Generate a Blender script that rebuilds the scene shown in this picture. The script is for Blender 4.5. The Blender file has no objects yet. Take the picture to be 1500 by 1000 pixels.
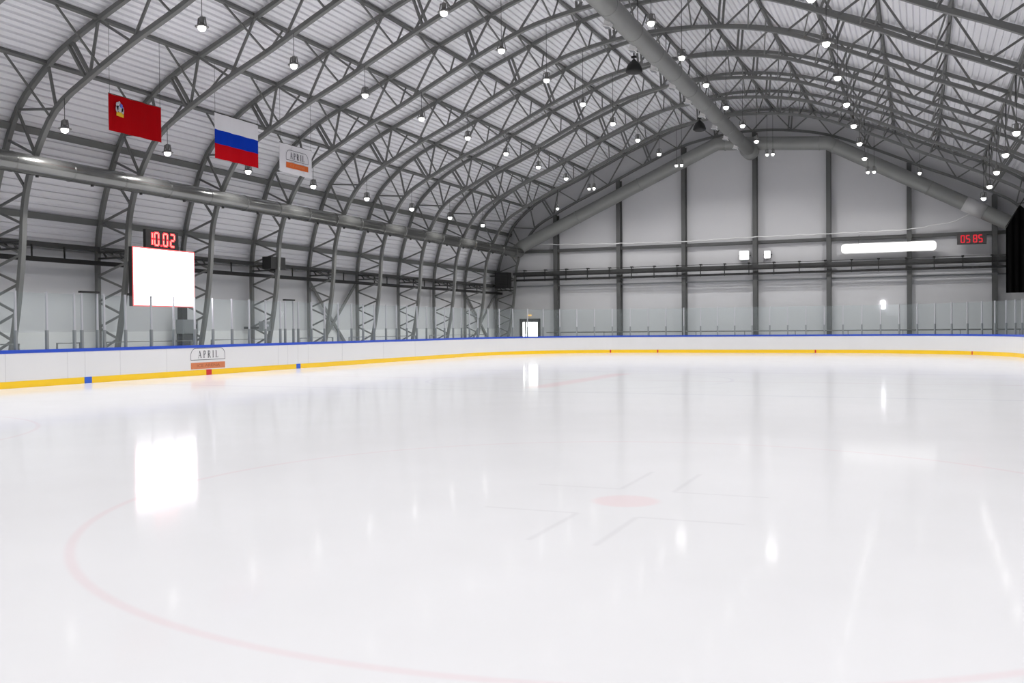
import bpy, math, random
from mathutils import Vector, Matrix
random.seed(7)
S = bpy.context.scene
C = S.collection
PI = math.pi

# ------------------------------------------------------------------ materials
def mat(name, col, rough=0.5, metal=0.0, emit=None, estr=0.0, spec=0.5):
    m = bpy.data.materials.new(name); m.use_nodes = True
    b = m.node_tree.nodes['Principled BSDF']
    b.inputs['Base Color'].default_value = (*col, 1)
    b.inputs['Roughness'].default_value = rough
    b.inputs['Metallic'].default_value = metal
    b.inputs['Specular IOR Level'].default_value = spec
    if emit:
        b.inputs['Emission Color'].default_value = (*emit, 1)
        b.inputs['Emission Strength'].default_value = estr
    return m

def noisy(m, scale=4.0, amount=0.12, stretch=(1, 1, 1)):
    """multiply the base colour by a soft procedural mottling"""
    nt = m.node_tree; b = nt.nodes['Principled BSDF']
    col = tuple(b.inputs['Base Color'].default_value)
    tc = nt.nodes.new('ShaderNodeTexCoord'); mp = nt.nodes.new('ShaderNodeMapping')
    mp.inputs['Scale'].default_value = stretch
    n = nt.nodes.new('ShaderNodeTexNoise'); n.inputs['Scale'].default_value = scale; n.inputs['Detail'].default_value = 4
    r = nt.nodes.new('ShaderNodeMapRange')
    r.inputs['To Min'].default_value = 1 - amount; r.inputs['To Max'].default_value = 1 + amount
    mx = nt.nodes.new('ShaderNodeMix'); mx.data_type = 'RGBA'; mx.blend_type = 'MULTIPLY'
    mx.inputs['Factor'].default_value = 1; mx.inputs['A'].default_value = col
    nt.links.new(tc.outputs['Object'], mp.inputs['Vector']); nt.links.new(mp.outputs['Vector'], n.inputs['Vector'])
    nt.links.new(n.outputs['Fac'], r.inputs['Value']); nt.links.new(r.outputs['Result'], mx.inputs['B'])
    nt.links.new(mx.outputs['Result'], b.inputs['Base Color'])
    return m

M = {}
M['steel'] = noisy(mat('grey painted steel', (.165, .168, .163), .55), 2.0, .12)
M['steel_dark'] = noisy(mat('dark painted steel', (.05, .051, .05), .55), 2.0, .12)
M['column'] = noisy(mat('dark grey column steel', (.1, .102, .1), .55), 2.0, .12)
M['purlin'] = noisy(mat('purlin steel', (.14, .143, .138), .55), 2.0, .12)
M['sheet'] = noisy(mat('white profiled roof sheet', (.82, .82, .845), .45), .6, .06, (1, .15, 1))
M['panel'] = noisy(mat('pale wall panel', (.62, .62, .635), .6), .5, .05)
M['panel_white'] = noisy(mat('white lower wall panel', (.8, .8, .8), .5), .5, .04)
M['concrete'] = noisy(mat('concrete', (.33, .33, .325), .8), 1.5, .15)
M['duct'] = noisy(mat('galvanised duct', (.24, .243, .235), .22, .8), 1.2, .12)
M['duct_paint'] = noisy(mat('grey duct', (.25, .255, .245), .5, .2), 1.2, .1)
M['sleeve'] = mat('pale duct sleeve', (.5, .5, .5), .5)
M['vent'] = mat('white vent grille', (.8, .8, .8), .5)
M['black'] = mat('matt black', (.012, .012, .012), .6)
M['black_sheeting'] = mat('black sheeting', (.004, .004, .004), .95, spec=.1)
M['board'] = noisy(mat('white board plastic', (.76, .76, .765), .35), .7, .025)
M['yellow'] = mat('yellow plastic', (.95, .6, .006), .35)
M['blue'] = mat('blue plastic', (.015, .07, .52), .35)
M['blue_mark'] = mat('blue marker', (.02, .11, .6), .4)
M['red_mark'] = mat('red marker', (.62, .02, .02), .4)
M['seam'] = mat('board seam', (.6, .6, .61), .6)
M['alu'] = mat('aluminium post', (.58, .58, .62), .35, .35)
M['alu_low'] = mat('grey post socket', (.28, .3, .31), .4, .4)
M['housing'] = mat('lamp housing', (.2, .2, .195), .45, .3)
M['cord'] = mat('dark cord', (.05, .05, .05), .6)
M['lens'] = mat('lamp lens', (.9, .9, .9), .3, emit=(1, .98, .95), estr=14)
M['letter'] = mat('dark grey print', (.05, .05, .06), .6)
M['orange'] = mat('orange print', (.62, .2, .08), .5)
M['orange_flag'] = mat('orange cloth', (.68, .13, .015), .7)
M['orange_dim'] = mat('faded orange print', (.36, .1, .04), .5)
M['flag_red'] = mat('red cloth', (.4, .003, .006), .9, spec=.05)
M['flag_red2'] = mat('bright red cloth', (.55, .005, .012), .9, spec=.05)
M['flag_white'] = mat('white cloth', (.78, .77, .8), .75)
M['flag_blue'] = mat('blue cloth', (.006, .045, .46), .9, spec=.05)
M['em_grey'] = mat('emblem grey', (.55, .55, .6), .7)
M['em_blue'] = mat('emblem blue', (.12, .16, .6), .7)
M['em_gold'] = mat('emblem gold', (.8, .5, .02), .7)
M['screen'] = mat('lit screen', (.02, .02, .02), .3, emit=(1, .94, 1), estr=7.5)
M['led_edge'] = mat('red led edge', (.1, .0, .0), .4, emit=(1, .12, .12), estr=2.5)
M['led'] = mat('red led digits', (.1, .0, .0), .4, emit=(1, .04, .06), estr=2.6)
M['led_glow'] = mat('pale led core', (.1, .0, .0), .4, emit=(1, .32, .26), estr=2.6)
M['led_dim'] = mat('dim red led digits', (.1, .0, .0), .4, emit=(.85, .03, .05), estr=1.0)
M['daylight'] = mat('daylit pane', (.5, .5, .5), .2, emit=(1, 1, .96), estr=9)
M['tube'] = mat('lit diffuser', (.8, .8, .8), .4, emit=(1, 1, .96), estr=1.2)  # glow of the reflected light tube
M['square_glow'] = mat('floodlight face', (.8, .8, .8), .4, emit=(1, 1, 1), estr=.85)  # glow of the two reflected white squares
M['sign_lit'] = mat('lit sign face', (.8, .8, .8), .4, emit=(1, .95, 1), estr=5)
M['amber'] = mat('amber lamp', (.5, .3, .05), .4, emit=(1, .62, .2), estr=1.0)
M['cabinet'] = mat('grey cabinet paint', (.24, .25, .26), .5)
M['housing_dark'] = mat('dark grille', (.03, .03, .03), .6)
M['clock_case'] = mat('dark clock case', (.075, .07, .07), .6)
M['wall_low_bounce'] = noisy(mat('dark side wall', (.06, .06, .062), .7), .5, .05)  # unseen side wall, darkened to cut bounce into the gable corner
M['door'] = mat('dark door frame', (.04, .035, .025), .5)

def glass_mat():
    m = bpy.data.materials.new('shield glass'); m.use_nodes = True
    nt = m.node_tree; nt.nodes.clear()
    out = nt.nodes.new('ShaderNodeOutputMaterial')
    tr = nt.nodes.new('ShaderNodeBsdfTransparent'); tr.inputs['Color'].default_value = (.955, .98, .98, 1)
    df = nt.nodes.new('ShaderNodeBsdfDiffuse'); df.inputs['Color'].default_value = (.75, .82, .84, 1)
    gl = nt.nodes.new('ShaderNodeBsdfGlossy'); gl.inputs['Roughness'].default_value = .03
    m1 = nt.nodes.new('ShaderNodeMixShader'); m1.inputs[0].default_value = .04
    fc = nt.nodes.new('ShaderNodeLayerWeight'); fc.inputs['Blend'].default_value = .5
    pw = nt.nodes.new('ShaderNodeMath'); pw.operation = 'POWER'; pw.inputs[1].default_value = 5
    nt.links.new(fc.outputs['Facing'], pw.inputs[0])
    lw = nt.nodes.new('ShaderNodeMath'); lw.operation = 'MULTIPLY_ADD'; lw.inputs[1].default_value = .6; lw.inputs[2].default_value = .008
    nt.links.new(pw.outputs[0], lw.inputs[0])
    m2 = nt.nodes.new('ShaderNodeMixShader')
    nt.links.new(tr.outputs[0], m1.inputs[1]); nt.links.new(df.outputs[0], m1.inputs[2])
    nt.links.new(lw.outputs[0], m2.inputs[0])
    nt.links.new(m1.outputs[0], m2.inputs[1]); nt.links.new(gl.outputs[0], m2.inputs[2])
    nt.links.new(m2.outputs[0], out.inputs[0])
    return m
M['glass'] = glass_mat()

# ------------------------------------------------------------------ mesh helpers
class MB:
    def __init__(s): s.v = []; s.f = []; s.mi = []; s.sm = []
    def add(s, vs, fs, mi=0, smooth=False):
        b = len(s.v); s.v += [tuple(v) for v in vs]
        for f in fs:
            s.f.append(tuple(b + i for i in f)); s.mi.append(mi); s.sm.append(smooth)
    def box(s, lo, hi, mi=0):
        x0, y0, z0 = lo; x1, y1, z1 = hi
        s.add([(x0,y0,z0),(x1,y0,z0),(x1,y1,z0),(x0,y1,z0),(x0,y0,z1),(x1,y0,z1),(x1,y1,z1),(x0,y1,z1)],
              [(3,2,1,0),(4,5,6,7),(0,1,5,4),(1,2,6,5),(2,3,7,6),(3,0,4,7)], mi)
        return s
    def cbox(s, c, d, mi=0):
        return s.box([c[i]-d[i]/2 for i in range(3)], [c[i]+d[i]/2 for i in range(3)], mi)
    def sweep(s, pts, prof, ref, closed=False, caps=True, smooth=False, mi=0):
        """profile (a,b) swept along pts; a along side = tangent x ref, b along ref-ish normal"""
        pts = [Vector(p) for p in pts]; n = len(pts); k = len(prof); vs = []
        for i, p in enumerate(pts):
            if closed: t0 = (p-pts[i-1]).normalized(); t1 = (pts[(i+1) % n]-p).normalized()
            else:
                t0 = (p-pts[i-1]).normalized() if i else None
                t1 = (pts[i+1]-p).normalized() if i < n-1 else None
                t0 = t0 or t1; t1 = t1 or t0
            t = (t0+t1).normalized()
            r = Vector(ref(t) if callable(ref) else ref)
            a = t.cross(r).normalized(); b = a.cross(t).normalized()
            sc = 1/max(.5, math.sqrt(max(0.0, (1+t0.dot(t1))/2)))
            for (pa, pb) in prof: vs.append(p + a*pa*sc + b*pb)
        fs = []
        for i in range(n if closed else n-1):
            j = (i+1) % n
            for q in range(k):
                w = (q+1) % k
                fs.append((i*k+q, i*k+w, j*k+w, j*k+q))
        if caps and not closed:
            fs.append(tuple(range(k-1, -1, -1))); fs.append(tuple((n-1)*k+q for q in range(k)))
        s.add(vs, fs, mi, smooth); return s
    def bar(s, p0, p1, w, d, ref=(0, 1, 0), mi=0):
        """rectangular bar: w across (in the plane normal to ref), d along ref"""
        return s.sweep([p0, p1], [(-w/2,-d/2),(w/2,-d/2),(w/2,d/2),(-w/2,d/2)], ref, mi=mi)
    def tube(s, pts, r, n=10, closed=False, mi=0):
        prof = [(r*math.cos(2*PI*i/n), r*math.sin(2*PI*i/n)) for i in range(n)]
        def ref(t): return (0, 0, 1) if abs(t.z) < .8 else (0, 1, 0)
        fixed = ref((Vector(pts[1])-Vector(pts[0])).normalized())
        return s.sweep(pts, prof, fixed if not closed else (0, 0, 1), closed=closed, smooth=True, mi=mi)
    def lathe(s, prof, n=20, c=(0, 0, 0), mi=0, smooth=True):
        """(r,z) profile turned about z"""
        vs = []; k = len(prof)
        for i in range(n):
            a = 2*PI*i/n
            for r, z in prof: vs.append((c[0]+r*math.cos(a), c[1]+r*math.sin(a), c[2]+z))
        fs = []
        for i in range(n):
            j = (i+1) % n
            for q in range(k-1): fs.append((i*k+q, j*k+q, j*k+q+1, i*k+q+1))
        if prof[0][0] > 1e-4: fs.append(tuple(i*k for i in range(n-1, -1, -1)))
        if prof[-1][0] > 1e-4: fs.append(tuple(i*k+k-1 for i in range(n)))
        s.add(vs, fs, mi, smooth); return s
    def prism(s, poly, axis, lo, hi, mi=0):
        """2-D polygon extruded along an axis; axis 'x' -> poly is (y,z), 'y' -> (x,z), 'z' -> (x,y)"""
        def P(a, b, c): return {'x': (c, a, b), 'y': (a, c, b), 'z': (a, b, c)}[axis]
        n = len(poly)
        vs = [P(a, b, lo) for a, b in poly] + [P(a, b, hi) for a, b in poly]
        fs = [tuple(range(n-1, -1, -1)), tuple(range(n, 2*n))] + [(i, (i+1) % n, n+(i+1) % n, n+i) for i in range(n)]
        s.add(vs, fs, mi); return s
    def mesh(s, name, mats):
        me = bpy.data.meshes.new(name); me.from_pydata(s.v, [], s.f)
        for m in (mats if isinstance(mats, (list, tuple)) else [mats]): me.materials.append(m)
        me.polygons.foreach_set('material_index', s.mi); me.polygons.foreach_set('use_smooth', s.sm)
        me.update()
        import bmesh
        bm = bmesh.new(); bm.from_mesh(me); bmesh.ops.recalc_face_normals(bm, faces=bm.faces); bm.to_mesh(me); bm.free()
        return me

def link(name, data, parent=None, loc=None):
    o = bpy.data.objects.new(name, data); C.objects.link(o)
    if parent: o.parent = parent
    if loc is not None: o.location = loc
    return o
def obj(name, mb, mats, parent=None, loc=None): return link(name, mb.mesh(name, mats), parent, loc)
def tag(o, label, cat, group=None, kind=None):
    o['label'] = label; o['category'] = cat
    if group: o['group'] = group
    if kind: o['kind'] = kind
    return o
def thing(name, label, cat, loc=(0, 0, 0), group=None):
    return tag(link(name, None, None, loc), label, cat, group)
def struct(o, label=None):
    o['kind'] = 'structure'
    if label: o['label'] = label
    return o
ORD = ['first','second','third','fourth','fifth','sixth','seventh','eighth','ninth','tenth','eleventh','twelfth','thirteenth','fourteenth','fifteenth','sixteenth','seventeenth']

# ------------------------------------------------------------------ hall geometry (metres; x across, y along, rink centre at the origin)
OUT = [(0,14.75),(2.4,14.55),(4.6,14.03),(6.3,13.38),(7.9,12.75),(9.65,11.95),(11.1,11.3),(12.8,10.58),(13.75,10.12),(14.64,9.56),(15.9,8.4),(16.64,6.75),(17.05,5.35),(17.2,3.9),(17.2,-.05)]
INN = [(0,13.5),(2.3,13.33),(4.4,12.88),(6.5,12.04),(8.3,11.22),(9.7,10.55),(11.3,9.86),(13.0,9.03),(14.34,8.22),(15.2,6.95),(15.58,6.0),(15.75,5.2),(15.85,3.9),(16.1,2.15),(16.55,-.05)]
def mirror(L): return [(-x, z) for x, z in L[:0:-1]] + L
def smooth_curve(L, sub=4):
    P = mirror(L); n = len(P); R = []
    for i in range(n-1):
        p0 = Vector(P[max(i-1, 0)]); p1 = Vector(P[i]); p2 = Vector(P[i+1]); p3 = Vector(P[min(i+2, n-1)])
        # only round the arch, keep the column legs straight
        st = min(P[i][1], P[i+1][1]) < 1.0
        for j in range(1 if st else sub):
            t = 0 if st else j/sub
            q = .5*((2*p1)+(p2-p0)*t+(2*p0-5*p1+4*p2-p3)*t*t+(3*p1-p0-3*p2+p3)*t**3)
            R.append((q.x, q.y))
    R.append(P[-1]); return R
OC = smooth_curve(OUT); IC = smooth_curve(INN)
def zat(curve, x):
    for (a, b), (c, d) in zip(curve, curve[1:]):
        if a <= x <= c and c > a: return b+(d-b)*(x-a)/(c-a)
    return curve[0][1]
def offset(curve, d):
    R = []
    for i, p in enumerate(curve):
        a = Vector(curve[max(i-1, 0)]); b = Vector(curve[min(i+1, len(curve)-1)])
        t = (b-a).normalized(); n = Vector((-t.y, t.x)); R.append((p[0]+n.x*d, p[1]+n.y*d))
    return R
TY = [-1.68+4.25*k for k in range(-7, 8)] + [33.0]          # arch planes
YN, YF = -34.0, 33.45
WX = 17.42

# ------------------------------------------------------------------ ice with faint markings
def ice_material():
    m = bpy.data.materials.new('painted ice'); m.use_nodes = True
    nt = m.node_tree; nt.nodes.clear(); N = nt.nodes; L = nt.links
    def mth(op, a, b=None, c=None):
        n = N.new('ShaderNodeMath'); n.operation = op
        for i, v in enumerate((a, b, c)):
            if v is None: continue
            if isinstance(v, (int, float)): n.inputs[i].default_value = v
            else: L.new(v, n.inputs[i])
        return n.outputs[0]
    tc = N.new('ShaderNodeTexCoord'); sp = N.new('ShaderNodeSeparateXYZ'); L.new(tc.outputs['Object'], sp.inputs[0])
    nz = N.new('ShaderNodeTexNoise'); nz.inputs['Scale'].default_value = .9; nz.inputs['Detail'].default_value = 5
    L.new(tc.outputs['Object'], nz.inputs['Vector'])
    X, Y = sp.outputs[0], sp.outputs[1]
    def soft(d, w, e):     # 1 inside |d|<w, fading over e
        r = N.new('ShaderNodeMapRange'); r.interpolation_type = 'SMOOTHSTEP'
        r.inputs['From Min'].default_value = w+e; r.inputs['From Max'].default_value = w-e
        L.new(d, r.inputs['Value']); return r.outputs['Result']
    def dist(cx, cy): return mth('SQRT', mth('ADD', mth('POWER', mth('ABSOLUTE', mth('SUBTRACT', X, cx)), 2), mth('POWER', mth('ABSOLUTE', mth('SUBTRACT', Y, cy)), 2)))
    def ring(cx, cy, R, w): return soft(mth('ABSOLUTE', mth('SUBTRACT', dist(cx, cy), R)), w, .025)
    def bar(x0, x1, y0, y1, e=.02):
        a = soft(mth('ABSOLUTE', mth('SUBTRACT', X, (x0+x1)/2)), abs(x1-x0)/2, e)
        b = soft(mth('ABSOLUTE', mth('SUBTRACT', Y, (y0+y1)/2)), abs(y1-y0)/2, e)
        return mth('MULTIPLY', a, b)
    def union(l):
        r = l[0]
        for q in l[1:]: r = mth('MAXIMUM', r, q)
        return r
    ax = mth('ABSOLUTE', X)
    reds, greys = [], []
    cx, cy = 7.0, -19.08
    rings = ring(cx, cy, 4.5, .035)
    far = [ring(s*7.0, 19.08, 4.5, .035) for s in (-1, 1)] + [ring(-7.0, -19.08, 4.5, .035)]
    dots = soft(dist(cx, cy), .29, .05)
    Ls = []
    for sx, y in ((-1, 1), (1, 1), (-1, -1), (1, -1)):
        xa = cx+(-.22 if sx < 0 else .29); xb = cx+(-1.06 if sx < 0 else 1.16)
        ya = cy+(.6 if y > 0 else -.68); yb = cy+1.78*y
        Ls += [bar(min(xa, xb), max(xa, xb), ya-.025, ya+.025), bar(xa-.025, xa+.025, min(ya, yb), max(ya, yb))]
    lines = [soft(mth('ABSOLUTE', mth('SUBTRACT', Y, s*5.4)), .14, .04) for s in (-1, 1)]
    mid = soft(mth('ABSOLUTE', Y), .06, .04)
    goal = [soft(mth('ABSOLUTE', mth('SUBTRACT', Y, s*26.2)), .03, .03) for s in (-1, 1)]
    stripe = mth('MULTIPLY', soft(mth('ABSOLUTE', mth('SUBTRACT', X, .2)), .32, .2), soft(mth('ABSOLUTE', Y), 4.0, .5))
    centre = ring(0, 0, 4.5, .05)
    base = N.new('ShaderNodeMix'); base.data_type = 'RGBA'
    base.inputs['A'].default_value = (.615, .615, .635, 1); base.inputs['B'].default_value = (.66, .66, .68, 1)
    L.new(nz.outputs['Fac'], base.inputs['Factor'])
    cur = base.outputs['Result']
    for mask, col, fac in ((rings, (.62, .25, .3), .26), (union(far), (.62, .25, .3), .22), (dots, (.75, .12, .14), .22), (union(Ls), (.3, .28, .32), .24),
                           (union(lines), (.18, .2, .34), .16), (mid, (.4, .12, .14), .24), (union(goal), (.5, .2, .25), .2),
                           (stripe, (.75, .3, .26), .35), (centre, (.2, .22, .4), .15)):
        x = N.new('ShaderNodeMix'); x.data_type = 'RGBA'; x.inputs['B'].default_value = (*col, 1)
        L.new(cur, x.inputs['A']); L.new(mth('MULTIPLY', mask, fac*.55), x.inputs['Factor']); cur = x.outputs['Result']
    d = N.new('ShaderNodeBsdfDiffuse'); L.new(cur, d.inputs['Color'])
    g = N.new('ShaderNodeBsdfGlossy'); g.inputs['Roughness'].default_value = .085; g.inputs['Color'].default_value = (1, 1, 1, 1)
    nb = N.new('ShaderNodeTexNoise'); nb.inputs['Scale'].default_value = 5; nb.inputs['Detail'].default_value = 3
    L.new(tc.outputs['Object'], nb.inputs['Vector'])
    bp = N.new('ShaderNodeBump'); bp.inputs['Strength'].default_value = .05; bp.inputs['Distance'].default_value = .01
    L.new(nb.outputs['Fac'], bp.inputs['Height']); L.new(bp.outputs['Normal'], g.inputs['Normal'])
    fr = N.new('ShaderNodeFresnel'); fr.inputs['IOR'].default_value = 1.15
    fac = mth('MULTIPLY', fr.outputs[0], .62)
    ms = N.new('ShaderNodeMixShader'); L.new(fac, ms.inputs[0]); L.new(d.outputs[0], ms.inputs[1]); L.new(g.outputs[0], ms.inputs[2])
    o = N.new('ShaderNodeOutputMaterial'); L.new(ms.outputs[0], o.inputs[0])
    return m

RW, RL, RR = 13.8, 30.3, 8.5
def rink_path(off=0.0, step=.35):
    """closed rounded rectangle, starting on the flag side at y=0, going towards the gable"""
    w, l, r = RW+off, RL+off, RR+off
    P = []
    def line(a, b):
        n = max(1, int(math.dist(a, b)/step))
        for i in range(n): P.append((a[0]+(b[0]-a[0])*i/n, a[1]+(b[1]-a[1])*i/n))
    def arc(cx, cy, a0, a1):
        n = max(6, int(abs(a1-a0)*r/step))
        for i in range(n):
            a = a0+(a1-a0)*i/n; P.append((cx+r*math.cos(a), cy+r*math.sin(a)))
    c, e = w-r, l-r
    line((-w, 0), (-w, e)); arc(-c, e, PI, PI/2); line((-c, l), (c, l)); arc(c, e, PI/2, 0)
    line((w, e), (w, -e)); arc(c, -e, 0, -PI/2); line((c, -l), (-c, -l)); arc(-c, -e, -PI/2, -PI); line((-w, -e), (-w, 0))
    return P
struct(obj('floor', MB().box((-WX, YN, -.15), (WX, YF, -.05)), M['concrete']), 'bare concrete floor around the ice')
mb = MB(); mb.prism(rink_path(.02), 'z', -.045, 0.0)
tag(obj('ice_sheet', mb, ice_material()), 'smooth white ice sheet with faint pink face-off circle', 'ice rink')

# ------------------------------------------------------------------ shell
mb = MB()                                                          # far gable wall, cut to the arch
top = offset(OC, .3)
mb.prism([(x, max(z, -.05)) for x, z in top], 'y', YF, YF+.12)
struct(obj('wall_far', mb, M['panel']), 'pale panelled gable wall behind the rink end')
mb = MB(); mb.prism([(x, max(z, -.05)) for x, z in top], 'y', YN-.12, YN)
struct(obj('wall_near', mb, M['panel']))
for s, nm in ((-1, 'wall_left'), (1, 'wall_right')):
    mb = MB(); mb.box((s*WX-(.1 if s < 0 else 0), YN, -.05), (s*WX+(0 if s < 0 else .1), YF, 4.3))
    struct(obj(nm, mb, M['panel'] if s < 0 else M['wall_low_bounce']), 'pale side wall below the curved roof' if s < 0 else 'unseen side wall opposite the screen, darkened to cut bounced light')
    mb = MB(); mb.box((min(s*WX, s*(WX-.06)), YN, -.05), (max(s*WX, s*(WX-.06)), YF, 1.55))
    struct(obj('trim_1' if s < 0 else 'trim_2', mb, M['panel_white'] if s < 0 else M['wall_low_bounce']), 'lower band of the side wall')
# profiled roof sheet: trapezoid ribs that run the length of the hall
arc = [p for p in offset(OC, .15) if p[1] > 4.15]
samples = []
d = 0.0; pitch = .232
cum = [0.0]
for a, b in zip(arc, arc[1:]): cum.append(cum[-1]+math.dist(a, b))
def arcpt(s):
    s = max(0, min(cum[-1], s))
    for i in range(len(cum)-1):
        if s <= cum[i+1]:
            t = (s-cum[i])/(cum[i+1]-cum[i]); a, b = Vector(arc[i]), Vector(arc[i+1])
            p = a.lerp(b, t); tt = (b-a).normalized(); return p, Vector((-tt.y, tt.x))
    return Vector(arc[-1]), Vector((0, 1))
prof = []
n = int(cum[-1]/pitch)
for i in range(n):
    for u, h in ((0, 0), (.58, 0), (.65, .085), (.93, .085)):
        p, nn = arcpt((i+u)*pitch); q = p+nn*h; prof.append((q.x, q.y))
mb = MB()
vs = []
ny = 8
for p in prof:
    for j in range(ny+1): vs.append((p[0], YN+(YF-YN)*j/ny, p[1]))
fs = []
for i in range(len(prof)-1):
    for j in range(ny): fs.append((i*(ny+1)+j, i*(ny+1)+j+1, (i+1)*(ny+1)+j+1, (i+1)*(ny+1)+j))
mb.add(vs, fs)
outer = offset(OC, .42)
vs = []
for p in outer: vs += [(p[0], YN-.1, p[1]), (p[0], YF+.1, p[1])]
mb.add(vs, [(2*i, 2*i+1, 2*i+3, 2*i+2) for i in range(len(outer)-1)])
struct(obj('ceiling', mb, M['sheet']), 'white ribbed metal roof of the arched hall')

# ------------------------------------------------------------------ arch trusses
def leg_nodes():
    o = [(17.2,.05),(17.2,.87),(17.2,1.7),(17.2,2.6),(17.2,3.5),(17.17,4.45),(17.05,5.35)]
    i = [(16.44,.45),(16.3,1.3),(16.1,2.15),(15.97,3.05),(15.85,3.95),(15.77,4.85)]
    segs = []
    for k in range(len(i)): segs += [(o[k], i[k]), (i[k], o[k+1])]
    return segs
def arch_nodes():
    s = [((17.05,5.35),(15.6,5.85)),((15.6,5.85),(16.5,7.05)),((16.35,7.45),(15.23,6.93)),((15.23,6.93),(15.95,8.35)),((15.95,8.35),(14.34,8.22)),((14.34,8.22),(14.64,9.56)),
         ((13.0,9.03),(12.64,10.64)),((12.64,10.64),(11.35,9.84)),((11.35,9.84),(10.33,11.64)),((10.33,11.64),(9.2,10.8)),((9.2,10.8),(8.06,12.68)),((8.06,12.68),(6.85,11.88)),
         ((6.85,11.88),(5.79,13.58)),((5.79,13.58),(4.65,12.8)),((4.65,12.8),(3.55,14.3)),((3.55,14.3),(2.35,13.32)),((2.35,13.32),(1.17,14.68)),((1.17,14.68),(0,13.5))]
    return s
DOUBLE = [((13.75,10.12),(13.05,9.02)),((6.8,13.18),(6.4,12.08)),((2.3,14.56),(2.2,13.34))]
def P3(p, s=1): return (s*p[0], 0, p[1])
me_out = MB().sweep([P3(p) for p in OC], [(-.068,-.075),(.068,-.075),(.068,.075),(-.068,.075)], (0,1,0)).mesh('outer_chord', M['steel'])
me_in = MB().sweep([P3(p) for p in IC], [(-.068,-.08),(.068,-.08),(.068,.08),(-.068,.08)], (0,1,0)).mesh('inner_chord', M['steel'])
webs, twins, plates = [], [], []
for s in (-1, 1):
    for a, b in leg_nodes(): webs.append(MB().bar(P3(a, s), P3(b, s), .065, .065).mesh('web_brace', M['steel']))
    for a, b in arch_nodes(): webs.append(MB().bar(P3(a, s), P3(b, s), .068, .068).mesh('web_brace', M['steel']))
    for a, b in DOUBLE:
        dx = Vector((b[0]-a[0], b[1]-a[1])).normalized(); nx = Vector((-dx.y, dx.x))*.085
        for q in (-1, 1):
            twins.append(MB().bar((s*(a[0]+nx.x*q), 0, a[1]+nx.y*q), (s*(b[0]+nx.x*q), 0, b[1]+nx.y*q), .075, .12).mesh('splice_strut', M['steel']))
    # small bracket frame across the column at the cable tray
    mb = MB(); mb.bar((s*17.15, 0, 4.12), (s*15.85, 0, 4.12), .06, .1); mb.bar((s*17.15, 0, 4.33), (s*15.82, 0, 4.33), .06, .1)
    for x in (16.15, 16.5, 16.85): mb.bar((s*(x-.08), 0, 4.12), (s*(x+.08), 0, 4.33), .04, .06)
    plates.append(mb.mesh('tray_bracket', M['steel_dark']))
    mb = MB(); mb.box((min(s*16.4, s*17.38), -.2, -.05), (max(s*16.4, s*17.38), .2, .02)); plates.append(mb.mesh('base_plate', M['steel_dark']))
truss = []
for k, y in enumerate(TY):
    n = len(TY)-1-k
    lab = 'grey steel lattice arch standing against the gable wall' if n == 0 else f'grey steel lattice roof arch, {ORD[n-1]} in from the one at the gable wall'
    t = thing('arch_truss', lab, 'roof arch', (0, y, -.0), 'steel roof arches along the hall')
    link('outer_chord', me_out, t); link('inner_chord', me_in, t)
    for m_ in webs: link('web_brace', m_, t)
    for m_ in twins: link('splice_strut', m_, t)
    for m_ in plates: link(m_.name.split('.')[0], m_, t)
    truss.append(t)

# ------------------------------------------------------------------ purlins with knee braces
PX = [1.17, 3.55, 5.79, 8.06, 10.33, 12.64, 14.64, 16.2, 17.05]
OP = offset(OC, .165)
def nearest_on(curve, x):
    best = min(((abs(a-x), i) for i, (a, b) in enumerate(curve)))
    # exact interpolation on the outer chord, then outward normal
    for i in range(len(OC)-1):
        a, b = OC[i], OC[i+1]
        if min(a[0], b[0]) <= x <= max(a[0], b[0]) and abs(b[0]-a[0]) > 1e-6:
            t = (x-a[0])/(b[0]-a[0]); z = a[1]+(b[1]-a[1])*t
            d = Vector((b[0]-a[0], b[1]-a[1])).normalized(); return Vector((x, z)), Vector((-d.y, d.x))
    return Vector(curve[best[1]]), Vector((0, 1))
for s, side in ((-1, 'flag'), (1, 'opposite')):
    for i, px in enumerate(PX):
        p, nn = nearest_on(OC, s*px); c = p+nn*.062
        mb = MB(); hh = .068
        mb.sweep([(c.x, YN+.05, c.y), (c.x, YF-.02, c.y)], [(-.05,-hh),(.05,-hh),(.05,hh),(-.05,hh)] if px < 15.5 else [(-.11,-hh),(.11,-hh),(.11,hh),(-.11,hh)], (nn.x, 0, nn.y))
        pur = obj('roof_purlin', mb, M['purlin'])
        tag(pur, f'long grey roof purlin, {ORD[i]} down from the ridge on the {side} side', 'roof beam', 'purlins under the roof sheet')
        if px < 15.5 and px > .5:
            xi = px-.45*min(1, px/6) if px < 12 else px-.1
            zi = zat(IC, s*xi)
            for q in (-1, 1):
                me = MB().bar((c.x, q*1.5, c.y-.05), (s*xi, q*.06, zi), .05, .05, (1, 0, 0)).mesh('knee_brace', M['purlin'])
                for y in TY[3:-1]: link('knee_brace', me, pur, (0, y, 0))
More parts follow.
